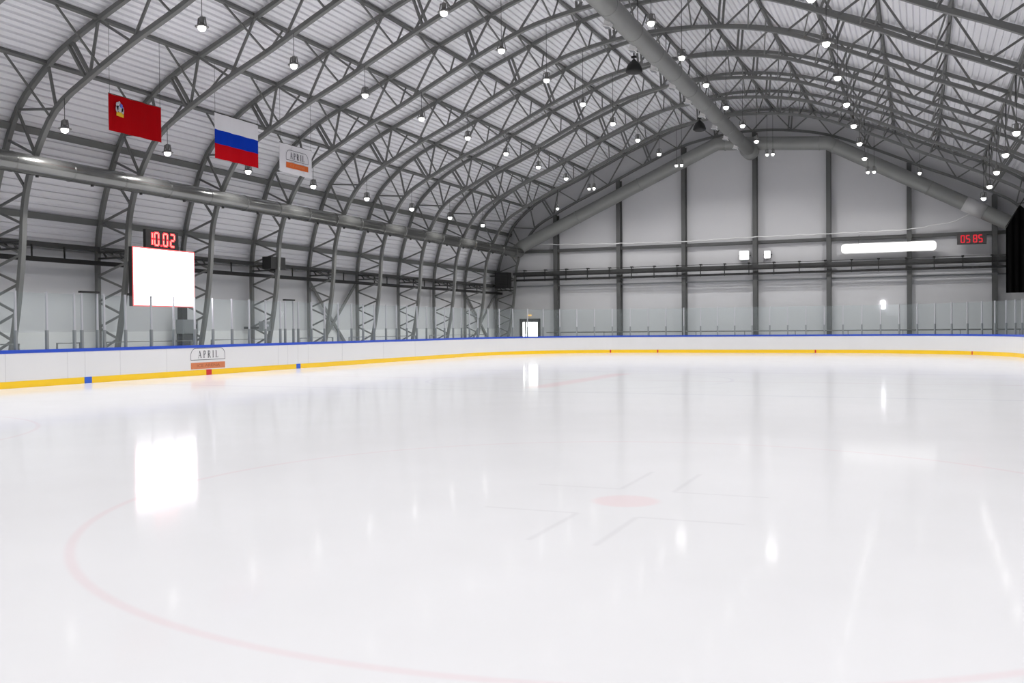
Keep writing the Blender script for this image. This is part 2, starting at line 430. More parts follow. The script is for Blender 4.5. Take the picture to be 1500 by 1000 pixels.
# eave beams and the dark cable tray under them along the flag-side wall and its twin
for s, side in ((-1, 'screen side wall'), (1, 'opposite side wall')):
    mb = MB(); mb.box((min(s*17.3, s*17.05), YN+.05, 4.36), (max(s*17.3, s*17.05), YF-.02, 4.52))
    tag(obj('eave_beam', mb, M['steel_dark']), f'dark steel eave beam along the top of the {side}', 'roof beam')
    t = thing('cable_tray', f'thin black cable tray hung from the eave of the {side}', 'cable tray', (s*16.95, 0, 3.9))
    obj('tray', MB().box((-.07, YN+.1, -.04), (.07, YF-.1, .11)), M['black'], t)
    me = MB().box((-.02, -.02, .09), (.02, .02, .5)).mesh('hanger', M['black'])
    for y in TY[2:-1]:
        for dy in (1.3, 2.6): link('hanger', me, t, (0, y+dy, 0))
# cross braces behind the glass
for ya, yb, lab in ((11.07, 15.32, 'dark diagonal cross brace between wall columns past the screen'), (28.07, 33.0, 'dark diagonal cross brace beside the gable corner')):
    t = thing('cross_brace', lab, 'brace', (-17.28, ya, 0))
    L_ = yb-ya
    obj('diagonal', MB().bar((0, .1, 3.9), (0, L_-.1, .0), .16, .05, (1, 0, 0)), M['steel'], t)
    obj('diagonal', MB().bar((.06, L_-.1, 3.9), (.06, .1, .0), .16, .05, (1, 0, 0)), M['steel'], t)

# ------------------------------------------------------------------ lamps
def lamp_meshes(sc=1.0):
    d = {}; k = sc
    d['ballast'] = MB().lathe([(.0,.30),(.04*k,.30),(.06*k,.285),(.07*k,.26),(.07*k,.14),(.045*k,.12)], 16).mesh('ballast', M['housing'])
    d['reflector'] = MB().lathe([(.045*k,.125),(.08*k,.11),(.1*k,.07),(.105*k,.035),(.19*k,.03),(.19*k,.018),(.1*k,.018)], 24).mesh('reflector', M['housing'])
    d['arm_a'] = MB().bar((-.15*k,0,.025),(-.11*k,0,.27),.022,.04).bar((-.11*k,0,.27),(-.04*k,0,.27),.022,.04).mesh('bracket_arm', M['housing'])
    d['arm_b'] = MB().bar((.15*k,0,.025),(.11*k,0,.27),.022,.04).bar((.11*k,0,.27),(.04*k,0,.27),.022,.04).mesh('bracket_arm', M['housing'])
    d['lens'] = MB().lathe([(.1*k,.022),(.108*k,-.01),(.1*k,-.045),(.075*k,-.08),(.04*k,-.098),(0,-.103)], 20).mesh('lens', M['lens'])
    return d
LM = lamp_meshes(); LS = lamp_meshes(.72)
def rod_mesh(h): return MB().tube([(0,0,.29),(0,0,h)], .01, 6).mesh('drop_rod', M['cord'])
POW = 118.0
light_big = bpy.data.lights.new('lamp_light', 'AREA'); light_big.shape = 'DISK'; light_big.size = .2; light_big.energy = POW; light_big.spread = 2.3; light_big.color = (1, .985, .97)
light_small = bpy.data.lights.new('lamp_light_small', 'AREA'); light_small.shape = 'DISK'; light_small.size = .17; light_small.energy = POW*1.1; light_small.spread = 2.74; light_small.color = (1, .985, .97)
rods = {}
def lamp(x, y, z, label, group, small=False):
    D = LS if small else LM
    t = thing('high_bay_lamp', label, 'lamp', (x, y, z), group)
    for k in ('ballast', 'reflector', 'arm_a', 'arm_b', 'lens'): link(D[k].name.split('.')[0], D[k], t)
    h = round(zat(IC, x)-.05-z, 2)
    if h not in rods: rods[h] = rod_mesh(h)
    link('drop_rod', rods[h], t)
    l = bpy.data.objects.new('lamp_light', light_small if small else light_big); C.objects.link(l); l.parent = t; l.location = (0, 0, -.112)
ROWS = [(-13.93,7.55,'above the wall duct on the flag side'),(-8.79,9.9,'second up from the flag side wall'),(-3.48,10.85,'beside the ridge duct, flag side'),
        (1.65,11.1,'just beyond the ridge duct'),(6.9,9.82,'second up from the wall opposite the flags'),(12.21,7.53,'lowest on the side opposite the flags')]
for k, y in enumerate(TY[:-2]):
    n = len(TY)-1-k
    for (x, z, rn) in ROWS:
        lamp(x, y-.08, z, f'lit lamp under the {ORD[n-1]} arch in, row {rn}', 'high bay lamps hung in rows')
y = TY[-2]
for x, z, w in ((-8.71,9.9,'low on the flag slope'),(-3.4,10.9,'near the ridge duct'),(1.73,11.13,'beyond the ridge duct'),(7.01,9.78,'low on the other slope')):
    for s, ws in ((-1, 'flag-wall'), (1, 'other-wall')):
        lamp(x+s*.155, y-.02, z, f'small lit lamp before the gable, {w}, {ws} half of its pair', 'paired lamps before the gable', True)
lamp(-10.89, y-.02, 8.82, 'single small lit lamp before the gable on the flag side', 'single lamps before the gable', True)
lamp(9.41, y-.02, 9.55, 'single small lit lamp before the gable opposite the flag side', 'single lamps before the gable', True)

# ------------------------------------------------------------------ ducts
def duct_rings(pts, r, w=.03): return [MB().lathe([(r, -w/2), (r+.018, -w/2), (r+.018, w/2), (r, w/2)], 28)]
t = thing('ridge_duct', 'thick grey round air duct hung along the roof ridge', 'duct', (.0, 0, 12.1))
obj('duct_body', MB().tube([(0, YN+.5, 0), (0, 31.4, 0)], .37, 28), M['duct_paint'], t)
me = MB().tube([(0, -.02, 0), (0, .02, 0)], .385, 28).mesh('duct_seam', M['duct_paint'])
mv = MB().box((-.15,-.2,.0),(.15,.2,.025)).box((-.11,-.16,.02),(.11,.16,.26)).mesh('vent_grille', M['vent'])
mf = MB()
for i in range(6): mf.box((-.11, -.155+i*.055, -.012), (.11, -.125+i*.055, .002))
mf = mf.mesh('vent_slat', M['cabinet'])
mh = MB().box((-.012,-.012,.36),(.012,.012,1.5)).mesh('hanger', M['cord'])
y = -5.0
yy = [3.95-3.05*3+3.05*i for i in range(13)]
for y in yy:
    if y < 31:
        a = math.radians(245)
        g = link('vent_grille', mv, t, (.54*math.cos(a), y, .54*math.sin(a))); g.rotation_euler = (0, math.radians(14), 0)
        link('vent_slat', mf, g)
        link('duct_seam', me, t, (0, y-.8, 0))
for y in TY[3:-2]: link('hanger', mh, t, (0, y+.12, 0))
obj('end_collar', MB().tube([(0, 31.3, 0), (0, 32.3, 0)], .5, 28), M['duct_paint'], t)

t = thing('side_duct', 'long shiny round duct running along the screen side wall', 'duct', (-14.98, 0, 6.54))
obj('duct_body', MB().tube([(0, YN+.5, 0), (0, 31.9, 0)], .3, 28), M['duct'], t)
me = MB().tube([(0, -.015, 0), (0, .015, 0)], .31, 28).mesh('duct_seam', M['duct'])
mk = MB().lathe([(.05,-.34),(.05,-.27),(.03,-.25)], 12).mesh('nozzle', M['black'])
mh = MB().box((-.45,-.02,.25),(.0,.02,.3)).mesh('hanger', M['steel_dark'])
y = -28.0
while y < 31:
    link('duct_seam', me, t, (0, y, 0)); link('nozzle', mk, t, (0, y+.9, 0)); y += 2.1
for y_ in TY[:-1]: link('hanger', mh, t, (0, y_, 0))

t = thing('gable_duct', 'grey bent duct following the roof slope across the gable wall', 'duct', (0, 32.3, 0))
dp = [(-15.3,-.0,6.75),(-14.9,0,7.04),(-2.03,0,12.75),(4.45,0,12.27),(14.4,0,6.85),(16.3,0,5.9)]
obj('duct_body', MB().tube(dp, .41, 28), M['duct_paint'], t)
for (a, b, f) in ((1,2,.3),(1,2,.62),(2,3,.08),(2,3,.93),(3,4,.04),(3,4,.55),(3,4,.8)):
    A, B = Vector(dp[a]), Vector(dp[b]); c = A.lerp(B, f); u = (B-A).normalized()*.03
    obj('duct_seam', MB().tube([c-u, c+u], .425, 28), M['duct_paint'], t)
A, B = Vector(dp[3]), Vector(dp[4])
obj('reducer_sleeve', MB().tube([A.lerp(B, .73), A.lerp(B, .83)], .43, 28), M['sleeve'], t)
obj('elbow', MB().tube([(-15.25,-.9,6.58),(-15.3,-.4,6.6),(-15.3,0,6.75)], .36, 24), M['duct_paint'], t)

# ------------------------------------------------------------------ gable wall steel
GX = [9.42+(x-9.42)*.984 for x in (-13.23,-8.82,-4.5,-.03,4.34,8.84,13.34)]
gl = ['beside the daylit door','second from the door','third from the door','in the middle under the ridge duct','fourth back from the black curtain','behind the long bar-shaped reflection','next to the black curtain']
gl[4] = 'next past the ridge duct'
for i, x in enumerate(GX):
    t = thing('gable_column', f'tall dark steel wall column {gl[i]}', 'column', (x, 33.08, -.05), 'columns on the gable wall')
    h = zat(IC, x)-.02
    obj('flange', MB().box((-.13,-.17,0),(.13,-.13,h)), M['column'], t)
    obj('flange', MB().box((-.13,.3,0),(.13,.34,h)), M['column'], t)
    obj('web_plate', MB().box((-.03,-.13,4.2),(.03,.3,h)), M['column'], t)
    mb = MB(); z = 0; q = 1
    while z < 4.2:
        mb.bar((q*.0-.05,-.13 if q > 0 else .3, z), (-.05,.3 if q > 0 else -.13, z+.5), .05, .04, (1,0,0))
        mb.bar((.05,-.13 if q > 0 else .3, z), (.05,.3 if q > 0 else -.13, z+.5), .05, .04, (1,0,0)); z += .5; q = -q
    obj('lacing', mb, M['column'], t)
tag(obj('gable_girt', MB().box((-16.6,33.2,6.6),(16.4,33.42,6.8)), M['column']), 'grey horizontal beam crossing the gable wall above the long bar-shaped reflection', 'beam')
tag(obj('gable_rail', MB().box((-15.8,33.36,4.34),(15.8,33.44,4.42)), M['cabinet']), 'thin pale grey rail along the gable wall under the black cable ladder', 'rail')
t = thing('cable_ladder', 'black double cable ladder with upright brackets across the gable wall', 'cable tray', (0, 32.72, 0))
obj('rail', MB().box((-15.6,-.04,4.7),(16,.04,4.83)), M['black'], t)
obj('rail', MB().box((-15.6,-.04,5.0),(16,.04,5.1)), M['black'], t)
obj('channel', MB().box((-15.9,.15,5.12),(16.2,.32,5.32)), M['steel_dark'], t)
obj('channel', MB().box((-15.9,.15,5.4),(16.2,.2,5.43)), M['steel_dark'], t)
me = MB().box((-.025,-.05,4.68),(.025,.0,5.45)).box((-.07,-.05,5.38),(.07,.3,5.45)).mesh('bracket', M['black'])
for i in range(21): link('bracket', me, t, (-15.0+i*1.48, 0, 0))
mb = MB()
pts = [(-14.9,7.36),(-13.5,7.1),(-8.71,6.96),(-4.27,6.9),(-2.35,6.95),(-.07,6.99),(4.41,7.0),(8.79,7.03),(11.28,7.38),(12.15,7.86),(12.9,8.3)]
fine = []
for (a, b), (c, d) in zip(pts, pts[1:]):
    m_ = max(2, int((c-a)/.4))
    for j in range(m_): fine.append((a+(c-a)*j/m_, 32.75, b+(d-b)*j/m_+.025*math.sin((a+(c-a)*j/m_)*5.1)))
fine.append((12.9, 32.75, 8.3))
mb.tube(fine, .028, 6)
tag(obj('wavy_cable', mb, M['vent']), 'pale wavy cable strung across the gable wall above the beam', 'cable')
t = thing('heating_pipe', 'thin grey pipe running low along the gable wall behind the glass', 'pipe', (0, 32.85, 1.27))
obj('pipe', MB().tube([(-13.5,0,0),(15.5,0,0)], .035, 8), M['steel'], t)
me = MB().box((-.02,-.02,-1.32),(.02,.02,0)).mesh('support', M['steel'])
for i in range(10): link('support', me, t, (-12.5+i*3.0, 0, 0))
t = thing('handrail', 'thin grey rail low on the screen side wall behind the glass', 'rail', (-15.6, 0, 1.2))
for a, b in ((-12,-6.3),(-4.9,-4.0),(-2.9,1.2),(2.3,5.6),(8,10.6),(12,18.6),(20.2,27.6)):
    obj('rail', MB().tube([(0,a,-1.25),(0,a,0),(0,b,0),(0,b,-1.25)], .03, 6), M['steel'], t)

# reflections built as glowing bar, squares and clock, plus the lit sign
t = thing('bar_reflection', 'long white light-tube reflection built as a glowing bar before the gable wall', 'lamp', (7.72, 32.6, 6.05))  # glass reflection of a light tube, built as a glowing bar
def rrect(w, h, r, n=6):
    P = []
    for cx, cy, a0 in ((w/2-r,h/2-r,0),(-w/2+r,h/2-r,PI/2),(-w/2+r,-h/2+r,PI),(w/2-r,-h/2+r,1.5*PI)):
        for i in range(n+1): P.append((cx+r*math.cos(a0+PI/2*i/n), cy+r*math.sin(a0+PI/2*i/n)))
    return P
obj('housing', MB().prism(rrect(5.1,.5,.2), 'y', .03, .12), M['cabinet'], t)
obj('reflection_face', MB().prism(rrect(5.12,.54,.2), 'y', -.06, .03), M['tube'], t)
me = MB().box((-.04,.12,-.05),(.04,.46,.05)).mesh('wall_bracket', M['steel_dark'])
for x in (GX[5]-7.72,): link('wall_bracket', me, t, (x,0,0))
obj('stay_wire', MB().tube([(-1.6,.08,.2),(-1.6,.45,.8)], .012, 6), M['cord'], t)
for x, w, h, lab in ((-.56,.62,.6,'square white reflection built on the gable wall, flag side of the middle column'),(.83,.42,.5,'smaller white reflection built on the gable wall just past the middle column')):
    t = thing('square_reflection', lab, 'lamp', (x, 33.2, 5.93), 'reflected squares on the gable wall')  # reflected white squares, built as glowing panels
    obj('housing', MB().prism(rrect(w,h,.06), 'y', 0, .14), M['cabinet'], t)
    obj('face', MB().prism(rrect(w-.03,h-.03,.06), 'y', -.05, 0), M['square_glow'], t)
    obj('yoke', MB().bar((-w/2-.02,.05,0),(-w/2-.02,.25,0),.04,.05,(0,0,1)).bar((w/2+.02,.05,0),(w/2+.02,.25,0),.04,.05,(0,0,1)), M['steel_dark'], t)
SEG = {'0':'abcdef','1':'bc','2':'abged','5':'afgcd','8':'abcdefg','.':'.',' ':''}
def digit(mb, ch, u0, v0, w, h, th, put):
    def r(a0, b0, a1, b1): put(mb, u0+a0, v0+b0, u0+a1, v0+b1)
    g = th*.12
    if ch == '.': r(0, 0, th, th); return
    for s in SEG[ch]:
        if s == 'a': r(th*.5, h-th, w-th*.5, h)
        if s == 'd': r(th*.5, 0, w-th*.5, th)
        if s == 'g': r(th*.6, h/2-th/2, w-th*.6, h/2+th/2)
        if s == 'f': r(0, h/2+g, th, h-g-th*.3)
        if s == 'e': r(0, g+th*.3, th, h/2-g)
        if s == 'b': r(w-th, h/2+g, w, h-g-th*.3)
        if s == 'c': r(w-th, g+th*.3, w, h/2-g)
t = thing('clock_reflection', 'clock reflection built as a display with red lit digits beside the black curtain', 'clock', (12.1, 32.7, 6.36))  # reflection of a clock, built as a display before the wall
obj('case', MB().box((-.75,.02,-.3),(.75,.2,.3)), M['clock_case'], t)
for x in (-.6, .6): obj('wall_bracket', MB().box((x-.03,.2,-.1),(x+.03,.72,.1)), M['steel_dark'], t)
def putY(mb, a0, b0, a1, b1): mb.box((a0,-.0,b0),(a1,.02,b1))
for i, (ch, u) in enumerate((('0',-.57),('5',-.3),('8',.06),('5',.33))):
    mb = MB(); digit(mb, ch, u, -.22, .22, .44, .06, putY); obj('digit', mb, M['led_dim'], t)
tag(obj('lit_sign', MB().prism(rrect(.24,.5,.03), 'y', -.05, .02), M['sign_lit'], None, (7.41, 33.42, 2.75)), 'small white lit sign low on the gable wall behind the glass', 'sign')
tag(obj('exit_lamp', MB().prism(rrect(.32,.1,.03), 'y', -.06, .03), M['amber'], None, (-14.95, 33.41, 2.43)), 'small amber lamp on the wall above the daylit door', 'lamp')
# daylit door
t = struct(link('door_1', None, None, (-14.9, 33.44, -.05)), 'dark framed glass door letting in bright daylight')
fr = MB(); fr.box((-.75,-.06,0),(-.52,.02,2.25)); fr.box((.55,-.06,0),(.75,.02,2.25)); fr.box((-.75,-.06,2.02),(.75,.02,2.25)); fr.box((-.37,-.06,0),(-.27,.02,2.02)); fr.box((-.52,-.06,0),(.55,.02,.45))
obj('door_frame', fr, M['door'], t)
obj('pane', MB().box((-.52,-.03,.45),(-.37,-.01,2.02)), M['daylight'], t)
obj('pane', MB().box((-.27,-.03,.45),(.55,-.01,2.02)), M['daylight'], t)
obj('door_handle', MB().box((-.34,-.1,1.0),(-.3,-.06,1.25)), M['alu'], t)
# black curtain in the gable corner
mb = MB(); n = 60  # thin wavy black sheet with a sloping top edge
xs = [13.72+(17.0-13.72)*i/n for i in range(n+1)]
vs = []
for i, x in enumerate(xs):
    topz = min(6.75+(x-13.72)*1.85, 8.6, zat(IC, min(x, 15.7))-.15 if x < 15.7 else 5.6)
    yy_ = 31.5+.07*math.sin(i*1.05)
    for dy in (-.012, .012):
        vs += [(x, yy_+dy, 3.25), (x, yy_+dy, max(topz, 4.0))]
fs = []
for i in range(n):
    a = i*4; b = a+4
    fs += [(a, b, b+1, a+1), (a+2, a+3, b+3, b+2), (a, a+2, b+2, b), (a+1, b+1, b+3, a+3)]
fs += [(0,1,3,2), (n*4, n*4+2, n*4+3, n*4+1)]
mb.add(vs, fs)
t = thing('corner_sheeting', 'black curtain hanging in the gable corner opposite the flags', 'sheeting', (0, 0, 0))
obj('cloth', mb, M['black_sheeting'], t)
obj('sheeting_rail', MB().bar((13.7,31.5,6.8),(15.0,31.5,9.0),.05,.05), M['black'], t)

# ------------------------------------------------------------------ hanging speakers
for y, lab in ((11.2, 'black dome speaker hung beside the ridge duct, larger of the two in view'), (23.95, 'black dome speaker hung beside the ridge duct close to the gable')):
    t = thing('dome_speaker', lab, 'speaker', (-1.34, y, 12.0), 'black speakers by the ridge duct')
    obj('shell', MB().lathe([(.0,.5),(.06,.5),(.1,.44),(.2,.36),(.3,.2),(.34,.05),(.34,.0),(.24,-.07),(.0,-.1)], 24), M['black'], t)
    obj('stem', MB().tube([(0,0,.48),(0,0,1.42)], .03, 8), M['black'], t)
    obj('clamp', MB().box((-.1,-.06,.56),(.1,.06,.64)), M['black'], t)

# ------------------------------------------------------------------ rink boards
def yprof(z0, z1, o0, o1): return [(-o1, z0), (-o0, z0), (-o0, z1), (-o1, z1)]
boards = thing('rink_boards', 'white rink boards with yellow kick strip and blue top rail', 'rink boards', (0, 0, 0))
path = rink_path()
def ringsweep(z0, z1, o0, o1):
    """o = distance outward from the ice edge"""
    mb = MB(); A = rink_path(o0); B = rink_path(o1)
    if len(A) != len(B):
        B = [(p[0]+ (p[0]-q[0])*0, p[1]) for p, q in zip(B, B)]
    n = min(len(A), len(B)); vs = []
    base = rink_path(0.0); m = len(base)
    for i in range(m):
        p = Vector(base[i]); t_ = (Vector(base[(i+1) % m])-Vector(base[i-1])).normalized(); nn = Vector((-t_.y, t_.x))
        a = p+nn*o0; b = p+nn*o1
        vs += [(a.x,a.y,z0),(a.x,a.y,z1),(b.x,b.y,z1),(b.x,b.y,z0)]
    fs = []
    for i in range(m):
        j = (i+1) % m
        for q in range(4): fs.append((i*4+q, i*4+(q+1) % 4, j*4+(q+1) % 4, j*4+q))
    mb.add(vs, fs); return mb
facing = obj('facing', ringsweep(.19, .965, .0, .1), M['board'], boards)
kick = obj('kick_strip', ringsweep(-.0, .19, -.008, .1), M['yellow'], boards)
obj('cap_rail', ringsweep(.965, 1.06, -.012, .16), M['blue'], boards)
for y in (-10.4,-8.26,-6.15,-5.5,-4.11,-2.07,4.03,4.65,5.34,6.05,8.6,12.11,15.2):
    obj('panel_seam', MB().box((-RW-.001,y-.007,.19),(-RW+.003,y+.007,.965)), M['seam'], facing)
for s in (-1, 1):
    for y, m_, nm in ((-5.4,'blue_mark','blue line marker'),(0,'red_mark','red centre line marker'),(5.35,'blue_mark','blue line marker')):
        o = obj('line_marker', MB().box((min(s*(RW+.0),s*(RW-.013)),y-.14,.0),(max(s*RW,s*(RW-.013)),y+.14,.192)), M[m_], kick); o['label'] = nm
def on_path(px, py):
    base = rink_path(0.0, .05)
    i = min(range(len(base)), key=lambda k: (base[k][0]-px)**2+(base[k][1]-py)**2); m = len(base)
    t_ = (Vector(base[(i+1) % m])-Vector(base[i-1])).normalized(); return Vector(base[i]), t_
for px, py in ((-8.2,30.0),(-5.3,30.3),(3.9,30.3),(11.4,26.8)):
    p, t_ = on_path(px, py); nn = Vector((-t_.y, t_.x)); a = p-t_*.04-nn*.012; b = p+t_*.04-nn*.012
    mb = MB(); c, d_ = a+nn*.01, b+nn*.01
    mb.add([(a.x,a.y,.01),(b.x,b.y,.01),(d_.x,d_.y,.01),(c.x,c.y,.01),(a.x,a.y,.19),(b.x,b.y,.19),(d_.x,d_.y,.19),(c.x,c.y,.19)],
           [(0,1,2,3),(4,5,6,7),(0,1,5,4),(1,2,6,5),(2,3,7,6),(3,0,4,7)])
    obj('red_tick', mb, M['red_mark'], kick)

# lettering: serif capitals drawn as strokes in a unit box (u across 0..w, v up 0..1)
def serif(ch):
    T, t, s = .13, .06, .035      # thick, thin, serif height
    R = []
    def stem(x): R.append(('b', x, 0, x+T, 1)); R.append(('b', x-.07, 0, x+T+.07, s)); R.append(('b', x-.07, 1-s, x+T+.07, 1))
    if ch == 'I': stem(.07); return R, .27
    if ch == 'L': stem(.07); R.append(('b', .07, 0, .5, s+.02)); R.append(('b', .46, 0, .5, .22)); return R, .52
    if ch in 'PR':
        stem(.07)
        arc_ = [(.2+.25*math.sin(a), .745-.235*math.cos(a)*-1) for a in [PI*i/8 for i in range(9)]]
        for (a, b), (c, d) in zip(arc_, arc_[1:]): R.append(('l', a, b, c, d, .1))
        R.append(('l', .2, .98, .2, .98, .05))
        if ch == 'R': R.append(('l', .26, .5, .52, .02, .12)); R.append(('b', .46, 0, .62, s))
        return R, .5 if ch == 'P' else .6
    if ch == 'A':
        R += [('l', .08, 0, .3, 1, .05), ('l', .3, 1, .54, 0, .13), ('b', .15, .32, .46, .37), ('b', 0, 0, .18, s), ('b', .42, 0, .64, s)]
        return R, .64
def word(text, u0, v0, h, squeeze, track, put, T=None):
    """put(mb, quad) with quad of 4 (u,v)"""
    u = u0; mb = MB()
    for ch in text:
        R, w = serif(ch)
        for r in R:
            if r[0] == 'b': q = [(r[1], r[2]), (r[3], r[2]), (r[3], r[4]), (r[1], r[4])]
            else:
                a, b, c, d, k = r[1:]
                L_ = math.hypot(c-a, d-b)
                if L_ < 1e-4: continue
                nx, ny_ = -(d-b)/L_*k/2, (c-a)/L_*k/2
                if abs(d-b) > .9: nx, ny_ = math.copysign(k/2, nx), 0
                q = [(a-nx, b-ny_), (c-nx, d-ny_), (c+nx, d+ny_), (a+nx, b+ny_)]
            put(mb, [(u+x*h*squeeze, v0+y*h) for x, y in q])
        u += (w+track)*h*squeeze
    return mb, u-u0-track*h*squeeze
def word_width(text, h, squeeze, track): return sum((serif(c)[1]+track)*h*squeeze for c in text)-track*h*squeeze
def outline(mb, pts, th, put):
    n = len(pts)
    for i in range(n):
        a = Vector(pts[i]); b = Vector(pts[(i+1) % n]); d_ = (b-a).normalized(); nn = Vector((-d_.y, d_.x))*th/2
        put(mb, [tuple(a-nn-d_*th/2), tuple(b-nn+d_*th/2), tuple(b+nn+d_*th/2), tuple(a+nn-d_*th/2)])
def plate(x, off, th=.003):
    """a writer onto a plane x = const facing +x, u = along +y"""
    def put(mb, q): mb.prism([(y, z) for y, z in q], 'x', x+off, x+off+th)
    return put
def sans(text, size):
    c = bpy.data.curves.new('t', 'FONT'); c.body = text; c.size = size; c.align_x = 'CENTER'; c.align_y = 'CENTER'; c.extrude = .001
    o = bpy.data.objects.new('t', c); C.objects.link(o); bpy.context.view_layer.update()
    me = bpy.data.meshes.new_from_object(o.evaluated_get(bpy.context.evaluated_depsgraph_get()))
    bpy.data.objects.remove(o); bpy.data.curves.remove(c); return me
def logo(parent, x, yc, z0, w, h, squeeze, orange, letter_mat, dim, th_line):
    """outlined arch-topped frame with APRIL above an orange bar"""
    g = plate(x, .002)
    fz0, fz1 = z0+h*.44, z0+h
    r = min(.24*w, (fz1-fz0)*.62)
    P = [(yc-w/2, fz0), (yc+w/2, fz0)]
    for i in range(9): a = PI/2*i/8; P.append((yc+w/2-r+r*math.cos(a), fz1-r+r*math.sin(a)))
    for i in range(9): a = PI/2+PI/2*i/8; P.append((yc-w/2+r+r*math.cos(a), fz1-r+r*math.sin(a)))
    fr_ = MB(); outline(fr_, P, th_line, g); lg = obj('logo_frame', fr_, letter_mat, parent)
    lh = (fz1-fz0)*.62
    ww = word_width('APRIL', lh, squeeze, .3)
    wm, _ = word('APRIL', yc-ww/2, fz0+(fz1-fz0)*.16, lh, squeeze, .3, g)
    obj('lettering', wm, letter_mat, parent)
    ob = MB(); g(ob, [(yc-w/2, z0), (yc+w/2, z0), (yc+w/2, z0+h*.31), (yc-w/2, z0+h*.31)])
    bar_ = obj('orange_bar', ob, orange, parent); bar_['label'] = 'orange bar'
    me = sans('ICE ARENA', h*.2); me.materials.clear(); me.materials.append(dim)
    o = link('lettering', me, parent, (x+.0065, yc, z0+h*.155)); o.rotation_euler = (PI/2, 0, PI/2); o.scale = (w*.68/max(.01, max(v.co.x for v in me.vertices)*2), 1, 1)
logo(facing, -RW, -.02, .225, 1.78, .72, 1.12, M['orange'], M['letter'], M['orange_dim'], .018)

# ------------------------------------------------------------------ glass shielding
shield = thing('glass_shielding', 'clear greenish safety glass in metal posts on the rink boards', 'glass screen', (0, 0, 0))
# distances along the boards, starting on the flag side well before the benches and running round past the gable corner
base = rink_path(.06, .05)
i0 = 0
cumd = [0.0]
for a, b in zip(base, base[1:]): cumd.append(cumd[-1]+math.dist(a, b))
total = cumd[-1]+math.dist(base[-1], base[0])
def at_d(d):
    d = d % total
    lo, hi = 0, len(cumd)-1
    while hi-lo > 1:
        mid_ = (lo+hi)//2
        if cumd[mid_] <= d: lo = mid_
        else: hi = mid_
    a = Vector(base[lo]); b = Vector(base[(lo+1) % len(base)]); L_ = (b-a).length
    t_ = (b-a).normalized(); return a+t_*(d-cumd[lo]), t_
posts = [-14.1,-13.06,-12.0,-10.97,-9.95,-8.9,-7.87,-6.82,-5.83,-5.55,-4.95,-4.68,-3.81,-2.69,-1.65,-.62,.32,1.36,2.35,3.34,4.27,4.59,5.14,5.47,6.4,7.35,8.4,9.46,10.44,11.42,12.47,13.48]
d = 14.5
end_ = 21.8+13.45+10.6+13.45+9
while d < end_: posts.append(d); d += 1.025 if d < 24.6 else 1.1 if d < 36 else 1.01
GZ0, GZ1 = 1.06, 2.7
mp_low = MB().box((-.035,-.04,0),(.035,.04,.55)).mesh('post_socket', M['alu_low'])
mp = MB().box((-.022,-.03,.0),(.022,.03,GZ1-GZ0+.02)).mesh('post', M['alu'])
bench = ((-5.55,-4.95),(4.59,5.14))
for i, d in enumerate(posts):
    p, t_ = at_d(d); nn = Vector((-t_.y, t_.x)); ang = math.atan2(t_.y, t_.x)
    o = link('post', mp, shield, (p.x, p.y, GZ0)); o.rotation_euler = (0, 0, ang)
    o2 = link('post_socket', mp_low, o, (0, 0, 0))
    if i+1 < len(posts):
        d2 = posts[i+1]; q, _ = at_d(d2); u = (q-p).normalized(); n2 = Vector((-u.y, u.x))
        hi = GZ1-.02
        if any(abs(d-a) < .02 for a, b in bench): hi = GZ1+.05
        a = p+u*.02; b = q-u*.02; h_ = .006
        mb = MB()
        mb.add([(a.x-n2.x*h_,a.y-n2.y*h_,GZ0),(b.x-n2.x*h_,b.y-n2.y*h_,GZ0),(b.x+n2.x*h_,b.y+n2.y*h_,GZ0),(a.x+n2.x*h_,a.y+n2.y*h_,GZ0),
                (a.x-n2.x*h_,a.y-n2.y*h_,hi),(b.x-n2.x*h_,b.y-n2.y*h_,hi),(b.x+n2.x*h_,b.y+n2.y*h_,hi),(a.x+n2.x*h_,a.y+n2.y*h_,hi)],
               [(0,1,2,3),(4,5,6,7),(0,1,5,4),(1,2,6,5),(2,3,7,6),(3,0,4,7)])
        obj('glass_pane', mb, M['glass'], shield)
for a, b in bench:
    obj('gate_latch', MB().box((-RW-.13,a-.05,GZ1+.03),(-RW+.0,b+.05,GZ1+.09)), M['black'], shield)

# ------------------------------------------------------------------ big screen and score clock
t = thing('video_screen', 'large glowing white video screen hung on the wall between the arches', 'screen', (-14.62, -1.2, 3.4))
obj('cabinet', MB().box((-.16,-1.5,-1.0),(.0,1.46,.98)), M['black'], t)
obj('led_border', MB().box((.0,-1.5,-1.0),(.012,1.46,.98)), M['led_edge'], t)
obj('display', MB().box((.012,-1.46,-.96),(.02,1.42,.94)), M['screen'], t)
for z in (-.6, .5): obj('mounting_arm', MB().box((-1.2,-.53,z),(-.16,-.43,z+.08)), M['steel_dark'], t)
t = thing('score_clock', 'black score clock reading 10.02 in red digits on top of the screen', 'clock', (-14.62, -1.3, 4.39))
obj('case', MB().box((-.12,-.78,0),(.0,.78,.62)), M['black'], t)
def putX(mb, a0, b0, a1, b1): mb.box((.0,a0,b0),(.012,a1,b1))
for ch, u in (('1',-.72),('0',-.42),('.',-.1),('0',0),('2',.34)):
    mb = MB(); digit(mb, ch, u, .06, .27, .5, .085 if ch != '.' else .07, putX); obj('digit' if ch != '.' else 'point', mb, M['led'], t)
    if ch != '.':
        mb = MB()
        digit(mb, ch, u, .06, .27, .5, .085, lambda mb_, a0, b0, a1, b1: mb_.box((.012, a0+.022, b0+.022), (.016, a1-.022, b1-.022)))
        obj('digit', mb, M['led_glow'], t)

